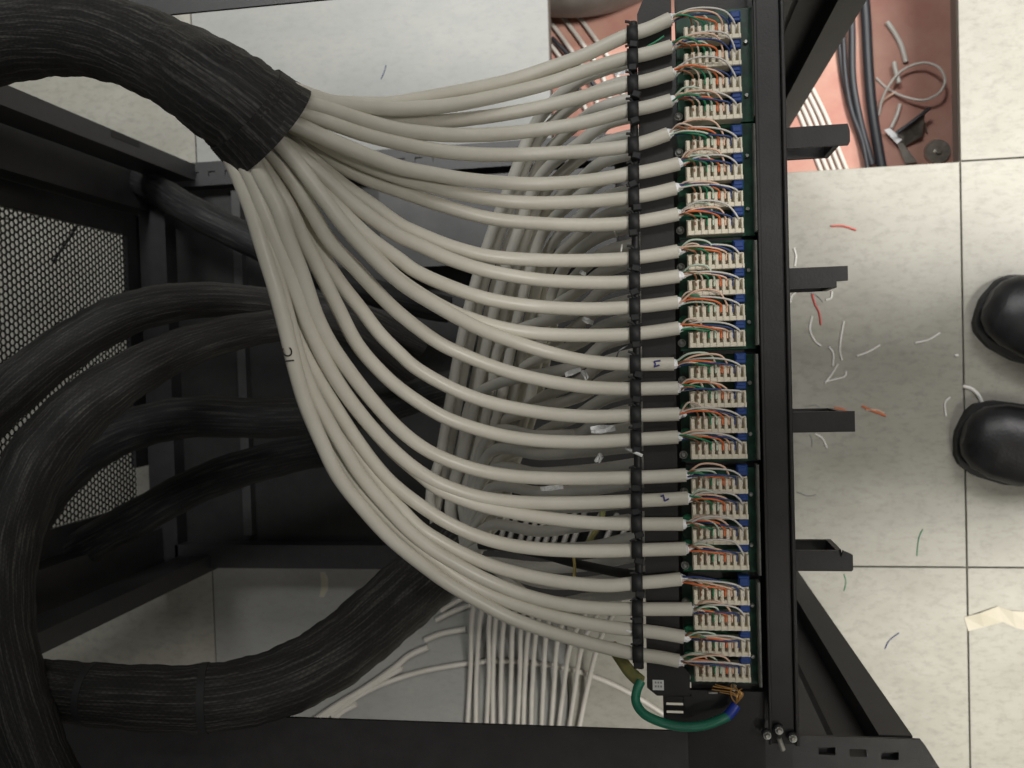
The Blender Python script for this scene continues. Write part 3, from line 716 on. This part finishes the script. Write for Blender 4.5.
# ------------------------------------------------------------------ scraps on the floor
sc = [
 ([(831, 226), (843, 226), (856, 230)], 'red', 'short red wire scrap alone near the top of the right floor tile'),
 ([(794, 248), (796, 256), (795, 266)], 'white_scrap', 'white wire scrap hugging the rack just above the second finger'),
 ([(790, 303), (792, 296), (797, 291)], 'white_scrap', 'white wire scrap hugging the rack just below the second finger'),
 ([(812, 294), (815, 304), (819, 312), (821, 325)], 'red', 'dark red wire scrap hanging below the second finger'),
 ([(806, 291), (816, 295), (823, 302)], 'grey_wire', 'grey wire scrap crossing the dark red one'),
 ([(826, 300), (831, 298), (832, 291)], 'white_scrap', 'small hooked white scrap right of the dark red one'),
 ([(812, 316), (810, 330), (815, 341), (821, 346)], 'white_scrap', 'curved white wire scrap below the dark red one'),
 ([(829, 347), (833, 353), (833, 366)], 'white_scrap', 'short white scrap between the curved one and the straight one'),
 ([(844, 321), (841, 337), (840, 352), (842, 360)], 'white_scrap', 'upright straight white wire scrap on the right tile'),
 ([(857, 356), (868, 352), (880, 345)], 'white_scrap', 'slanting white scrap, left of the slanting pair'),
 ([(915, 343), (928, 340), (940, 333)], 'white_scrap', 'slanting white scrap, right of the slanting pair'),
 ([(825, 383), (832, 374), (838, 364)], 'white_scrap', 'white strand above the third finger, straight'),
 ([(825, 382), (836, 379), (845, 376), (846, 371)], 'white_scrap', 'white hooked strand above the third finger'),
 ([(809, 406), (815, 405), (823, 410)], 'grey_wire', 'grey wire scrap touching the third finger'),
 ([(834, 408), (842, 409), (850, 414)], 'orange', 'orange wire scrap touching the tip of the third finger'),
 ([(862, 406), (873, 411), (886, 416)], 'orange', 'orange wire scrap right of the third finger, brighter of two'),
 ([(866, 410), (876, 410), (884, 413)], 'white_orange', 'pale orange strand beside the orange scrap'),
 ([(815, 434), (822, 438), (827, 448)], 'white_scrap', 'white wire scrap below the third finger'),
 ([(809, 434), (812, 440), (812, 447)], 'grey_wire', 'faint grey scrap below the third finger'),
 ([(946, 416), (945, 403), (950, 397)], 'white_scrap', 'hooked white scrap left of the lower shoe'),
 ([(797, 492), (808, 496), (816, 495)], 'grey_wire', 'thin grey strand by the rack above the lowest finger'),
 ([(923, 529), (919, 538), (917, 556)], 'green', 'long thin green strand on the bright tile'),
 ([(844, 574), (846, 582), (844, 591)], 'green', 'short green strand just below the lowest finger'),
 ([(885, 649), (889, 641), (899, 633)], 'blue', 'blue-green strand on the lowest tile'),
 ([(386, 65), (384, 72), (381, 79)], 'blue', 'blue strand on the upper left tile'),
]
for pts, mk, lab in sc:
    r = .0014 if mk in ('white_scrap', 'red', 'orange', 'white_orange') else .0007
    floor_piece('wire_scrap', pts, r, mk, lab, 'wire scrap', group='wire scraps on the floor', n=6)
floor_piece('cable_offcut', [(963, 386), (972, 389), (979, 396), (983, 405)], .0026, 'white_scrap', 'thick curved white offcut touching the lower shoe', 'cable offcut')
floor_piece('foil_scrap_bit', [(955, 356), (957, 355), (958, 356)], .0018, 'white_scrap', 'tiny white crumb right of the slanting pair', 'wire scrap')
# masking tape
def strip(name, top, bot, mk, label, z=.0004, wav=.004, cat='tape'):
    n = len(top); vs = []
    for k in range(n):
        h = z + (wav * abs(math.sin(k * 1.4)) if 0 < k < n - 1 else 0)
        vs += [B(*top[k], h), B(*bot[k], z)]
    m = MB(); m.add(vs, [(2 * k, 2 * k + 1, 2 * k + 3, 2 * k + 2) for k in range(n - 1)], smooth=False)
    o = m.build(name, M[mk]); s_ = o.modifiers.new('Solidify', 'SOLIDIFY'); s_.thickness = .0005; s_.offset = 1
    return tag(o, label, cat)
strip('masking_tape', [(964, 617), (980, 613), (998, 606), (1012, 611), (1040, 612)], [(968, 631), (984, 627), (1003, 622), (1016, 628), (1044, 634)], 'masking', 'crumpled cream masking tape strip on the floor at right')
strip('tape_scrap', [(320, 572), (321, 580), (321, 589), (319, 597)], [(325, 572), (328, 579), (328, 589), (324, 597)], 'masking', 'small cream tape scrap on the lower left tile above the bundle', wav=.001)

# ------------------------------------------------------------------ under the floor
ZU = -.22
def under(name, pts, r, mk, label, cat, dz=0, group=None, n=10):
    m = MB(); P = [B(p[0], p[1], ZU + r + dz + (p[2] if len(p) > 2 else 0)) for p in pts]
    m.tube(spline(P, 8), r, n); return tag(m.build(name, M[mk]), label, cat, group)
gu = 'black cables below the floor'
under('underfloor_cable', [(862, -30), (866, 20), (868, 60), (871, 100), (876, 135), (884, 180)], .0085, 'under_black', 'thickest black cable in the floor opening', 'cable', group=gu, n=16)
under('underfloor_cable', [(850, -20), (852, 30), (853, 80), (860, 120), (872, 165)], .006, 'under_black', 'black cable left of the thickest one in the floor opening', 'cable', .004, gu)
under('underfloor_cable', [(838, 20), (841, 62), (846, 92), (856, 125), (867, 160)], .0045, 'under_black', 'leftmost slim dark cable in the floor opening', 'cable', .001, gu)
under('underfloor_cable', [(843, 30), (846, 80), (852, 112), (862, 140), (868, 170)], .004, 'under_black', 'slim dark cable second from the left in the floor opening', 'cable', .008, gu)
under('white_offcut', [(887, 22), (894, 32), (901, 45), (906, 62)], .0042, 'loose_white', 'straight white cable offcut in the floor opening', 'cable offcut')
lo = []
for k in range(22):
    a = 2.6 + k * 2 * math.pi / 20
    lo.append((920 + 25 * math.cos(a), 82 - 19 * math.sin(a), .02))
lo = [(877, 78, .0), (888, 90, .01)] + lo[2:] + [(886, 96, .0), (880, 108, .0)]
under('coiled_wire', [(876, 78), (888, 89), (905, 97, .01), (925, 100, .02), (940, 92, .03), (945, 80, .03), (938, 67, .03), (922, 63, .02), (903, 70, .015), (890, 84, .02), (882, 100, .01), (879, 115)], .0022, 'loose_white', 'white wire looped in a ring in the floor opening', 'cable')
under('white_offcut', [(894, 62), (896, 72), (899, 83)], .0040, 'loose_white', 'short white stub left of the looped wire', 'cable offcut', .01)
under('white_offcut', [(900, 104), (897, 115), (891, 128)], .0030, 'loose_white', 'white stub below the looped wire', 'cable offcut', .004)
under('white_offcut', [(880, 104), (886, 98), (896, 92)], .0022, 'white_orange', 'pinkish stub left of the looped wire', 'cable offcut', .003)
for k in range(5):
    u = 799 + k * 6.5
    under('underfloor_white_cable', [(u - 14, 85), (u + 2, 118), (u + 14, 150), (u + 26, 180)], .0036, 'loose_white', 'white cable %s beneath the topmost finger in the floor opening' % ['leftmost', 'second from left', 'middle', 'second from right', 'rightmost'][k], 'cable', .002 * (k % 2), 'white cables below the floor by the finger')
for k in range(4):
    u = 556 + k * 14
    under('underfloor_white_cable', [(u - 22, 22 - k * 3), (u - 4, 46 - k * 3), (u + 16, 76 - k * 3), (u + 30, 110)], .0040, 'loose_white', 'white cable %s at the left end of the floor opening' % ['leftmost', 'second from left', 'second from right', 'rightmost'][k], 'cable', .002, 'white cables below the floor at the left')
for k, (a, b_) in enumerate((((552, 38), (600, 92)), ((548, 60), (588, 100)))):
    under('underfloor_dark_cable', [a, ((a[0] + b_[0]) / 2 + 2, (a[1] + b_[1]) / 2), b_], .004, 'under_black', ['upper', 'lower'][k] + ' thin dark cable among the white ones at the left of the opening', 'cable', .012)
# dark duct crossing the top of the opening
m = MB(); m.tube(spline([B(500, -34, -.14), B(555, -24, -.14), B(600, -27, -.14), B(650, -48, -.14), B(700, -80, -.14)], 8), .066, 28); tag(m.build('floor_duct', M['duct']), 'grey-brown duct crossing the top of the floor opening', 'duct')
# metal junk
jb = thing('metal_bracket', B(910, 140, ZU), 'bent zinc bracket lying in the floor opening', 'bracket')
m = MB(); q = [B(893, 133, ZU + .01), B(903, 126, ZU + .03), B(925, 112, ZU + .03), B(922, 136, ZU + .012), B(905, 146, ZU + .006), B(917, 162, ZU + .004), B(905, 164, ZU + .004)]
m.add(q, [(0, 1, 2, 3, 4), (0, 4, 5, 6)]); o = m.build('plate', M['zinc'], jb); s_ = o.modifiers.new('S', 'SOLIDIFY'); s_.thickness = .0015
m = MB(); m.tube([B(897, 133, ZU + .03), B(912, 122, ZU + .035), B(930, 108, ZU + .035)], .003, 8); m.build('rim', M['under_black'], jb)
m = MB(); q = [B(884, 130, ZU + .012), B(890, 128, ZU + .014), B(902, 140, ZU + .014), B(897, 144, ZU + .012)]; m.add(q, [(0, 1, 2, 3)])
o = m.build('tab', M['foil'], jb); s_ = o.modifiers.new('S', 'SOLIDIFY'); s_.thickness = .0015
m = MB(); c = B(937, 152, ZU); m.cyl(c, .022, ZU, ZU + .006, 28, .020); m.cyl((c.x - .001, c.y), .005, ZU + .006, ZU + .012, 16); tag(m.build('zinc_disc', M['zinc']), 'round zinc foot plate at the corner of the floor opening', 'disc')
m = MB(); m.tube([B(921, 112, ZU + .03), B(924, 122, ZU + .01), B(927, 132, ZU + .006)], .0015, 8); tag(m.build('nail', M['zinc']), 'thin metal pin between the bracket and the round foot plate', 'pin')

# ------------------------------------------------------------------ the person (only the shoe tips are in the picture)
person = thing('person', (.80, .30, 0), 'person standing at the right edge, only the toes of two black shoes showing', 'person')
def shoe(tip, ang, L=.285, W=.052):
    """lofted shoe; toe at local x=0, heel at x=L"""
    st = [(0.0, .016, .010, .028), (.005, .031, .006, .038), (.018, .045, .004, .048), (.042, .054, .003, .056), (.08, .057, .003, .062), (.12, .049, .003, .078),
          (.155, .043, .003, .100), (.19, .038, .003, .118), (.225, .036, .003, .125), (.26, .034, .003, .125), (.28, .026, .004, .118), (.287, .014, .008, .105)]
    Mx = Matrix.Translation((tip.x, tip.y, 0)) @ Matrix.Rotation(ang, 4, 'Z')
    m = MB(); n = 24; vs = []
    for x, w, z0, z1 in st:
        for k in range(n):
            a = 2 * math.pi * k / n; cy, cz = math.cos(a), math.sin(a)
            z = (z0 + z1) / 2 + (z1 - z0) / 2 * (abs(cz) ** .75) * (1 if cz > 0 else -1)
            vs.append(Mx @ Vector((x, w * (abs(cy) ** .8) * (1 if cy > 0 else -1) * (1 - .25 * max(0, cz) ** 2), z + .014)))
    ns = len(st)
    fs = [(i * n + k, (i + 1) * n + k, (i + 1) * n + (k + 1) % n, i * n + (k + 1) % n) for i in range(ns - 1) for k in range(n)]
    m.add(vs, fs, smooth=True); m.add(vs[:n], [tuple(range(n))], smooth=True); m.add(vs[-n:], [tuple(range(n))[::-1]], smooth=True)
    sh = m.build('shoe', M['shoe'], person, label='black leather shoe')
    m = MB(); N = 40; out = []
    for k in range(N):
        a = 2 * math.pi * k / N; x = .5 * (1 - math.cos(a)) * L
        w = [s_ for s_ in st if s_[0] <= x][-1]; j = st.index(w); nx = st[min(j + 1, ns - 1)]
        t = 0 if nx[0] == w[0] else (x - w[0]) / (nx[0] - w[0]); ww = (w[1] + (nx[1] - w[1]) * t) * 1.0 + .0035
        p = Mx @ Vector((x - .003 + .003 * x / L, ww * (1 if math.sin(a) >= 0 else -1) * min(1, abs(math.sin(a)) * 3), 0)); out.append((p.x, p.y))
    m.prism(out, 0, .017); m.build('sole', M['sole'], sh)
    return Mx
Mx1 = shoe(B(989, 299, .035), math.radians(-28), W=.052)
Mx2 = shoe(B(964, 434, .035), math.radians(-14))
h1 = Mx1 @ Vector((.21, 0, .12)); h2 = Mx2 @ Vector((.21, 0, .12))
# body: one skinned surface
V = []; E_ = []; RR = []
def node(p, r, par=None):
    V.append(tuple(p)); RR.append(r); k = len(V) - 1
    if par is not None: E_.append((par, k))
    return k
pel = node((1.00, .29, .93), .115)
for h, sg in ((h1, 1), (h2, -1)):
    hip = node((1.0, .29 + sg * .095, .88), .085, pel); kn = node((h.x + .03, h.y * .6 + (.29 + sg * .095) * .4, .50), .062, hip); an = node((h.x, h.y, .13), .042, kn)
wa = node((.97, .29, 1.08), .115, pel); ch = node((.90, .29, 1.28), .135, wa); nk = node((.87, .29, 1.47), .055, ch)
hd = node((.85, .29, 1.58), .085, nk); tp = node((.84, .29, 1.68), .085, hd); cr = node((.84, .29, 1.74), .055, tp)
ns_ = node((.745, .29, 1.60), .016, tp)
for sg in (1, -1):
    sh_ = node((.88, .29 + sg * .17, 1.39), .062, ch); el = node((.66, .30 + sg * .20, 1.33), .043, sh_); wr = node((.42, .31 + sg * .11, 1.43), .028, el)
    pa = node((.35, .315 + sg * .085, 1.445), .033, wr)
    for q in range(4):
        k1 = node((.30, .32 + sg * (.065 + .016 * q), 1.45 + .004 * q), .010, pa); k2 = node((.265 + .004 * q, .32 + sg * (.05 + .014 * q), 1.458), .009, k1); node((.25 + .005 * q, .32 + sg * (.034 + .012 * q), 1.452), .008, k2)
    t1 = node((.345, .32 + sg * .045, 1.455), .011, pa); node((.315, .32 + sg * .025, 1.465), .009, t1)
me = bpy.data.meshes.new('body'); me.from_pydata(V, E_, []); bo = bpy.data.objects.new('body', me); COL.objects.link(bo)
bo.modifiers.new('Skin', 'SKIN'); 
for i, r in enumerate(RR): me.skin_vertices[0].data[i].radius = (r, r)
me.skin_vertices[0].data[0].use_root = True
ss = bo.modifiers.new('Sub', 'SUBSURF'); ss.levels = 1; ss.render_levels = 1
me.materials.append(M['trousers']); bo.parent = person; bo.matrix_parent_inverse = Matrix.Translation(-person.location)

# ------------------------------------------------------------------ light
def area(name, loc, target, sx, sy, W, col):
    l = bpy.data.lights.new(name, 'AREA'); l.shape = 'RECTANGLE'; l.size = sx; l.size_y = sy; l.energy = W; l.color = col
    o = bpy.data.objects.new(name, l); COL.objects.link(o); o.location = loc
    o.rotation_euler = (Vector(target) - Vector(loc)).to_track_quat('-Z', 'Y').to_euler(); return o
def narrow_beam(l, deg): l.data.spread = math.radians(deg); return l  # added beam limit, narrows the spread so the lower left floor stays darker
narrow_beam(area('ceiling_light', (1.75, .35, 2.8), (1.75, .35, 0), .4, .4, 60, (1, .96, .905)), 94)
narrow_beam(area('ceiling_light', (1.0, 1.9, 2.8), (1.0, 1.9, 0), 1.0, .5, 20, (1, .97, .96)), 92)
narrow_beam(area('ceiling_light', (1.2, -.75, 2.8), (1.2, -.75, 0), .5, .5, 6, (1, .96, .85)), 72)
narrow_beam(area('ceiling_light', (-.6, 1.9, 2.8), (-.6, 1.9, 0), .6, .6, 23, (.97, .98, .96)), 85)
w = bpy.data.worlds.new('world'); S.world = w; w.use_nodes = True
w.node_tree.nodes['Background'].inputs[0].default_value = (1, .97, .92, 1); w.node_tree.nodes['Background'].inputs[1].default_value = .09
S.view_settings.view_transform = 'Standard'; S.view_settings.look = 'None'; S.view_settings.gamma = 1; S.view_settings.exposure = 0
S.view_settings.use_curve_mapping = False
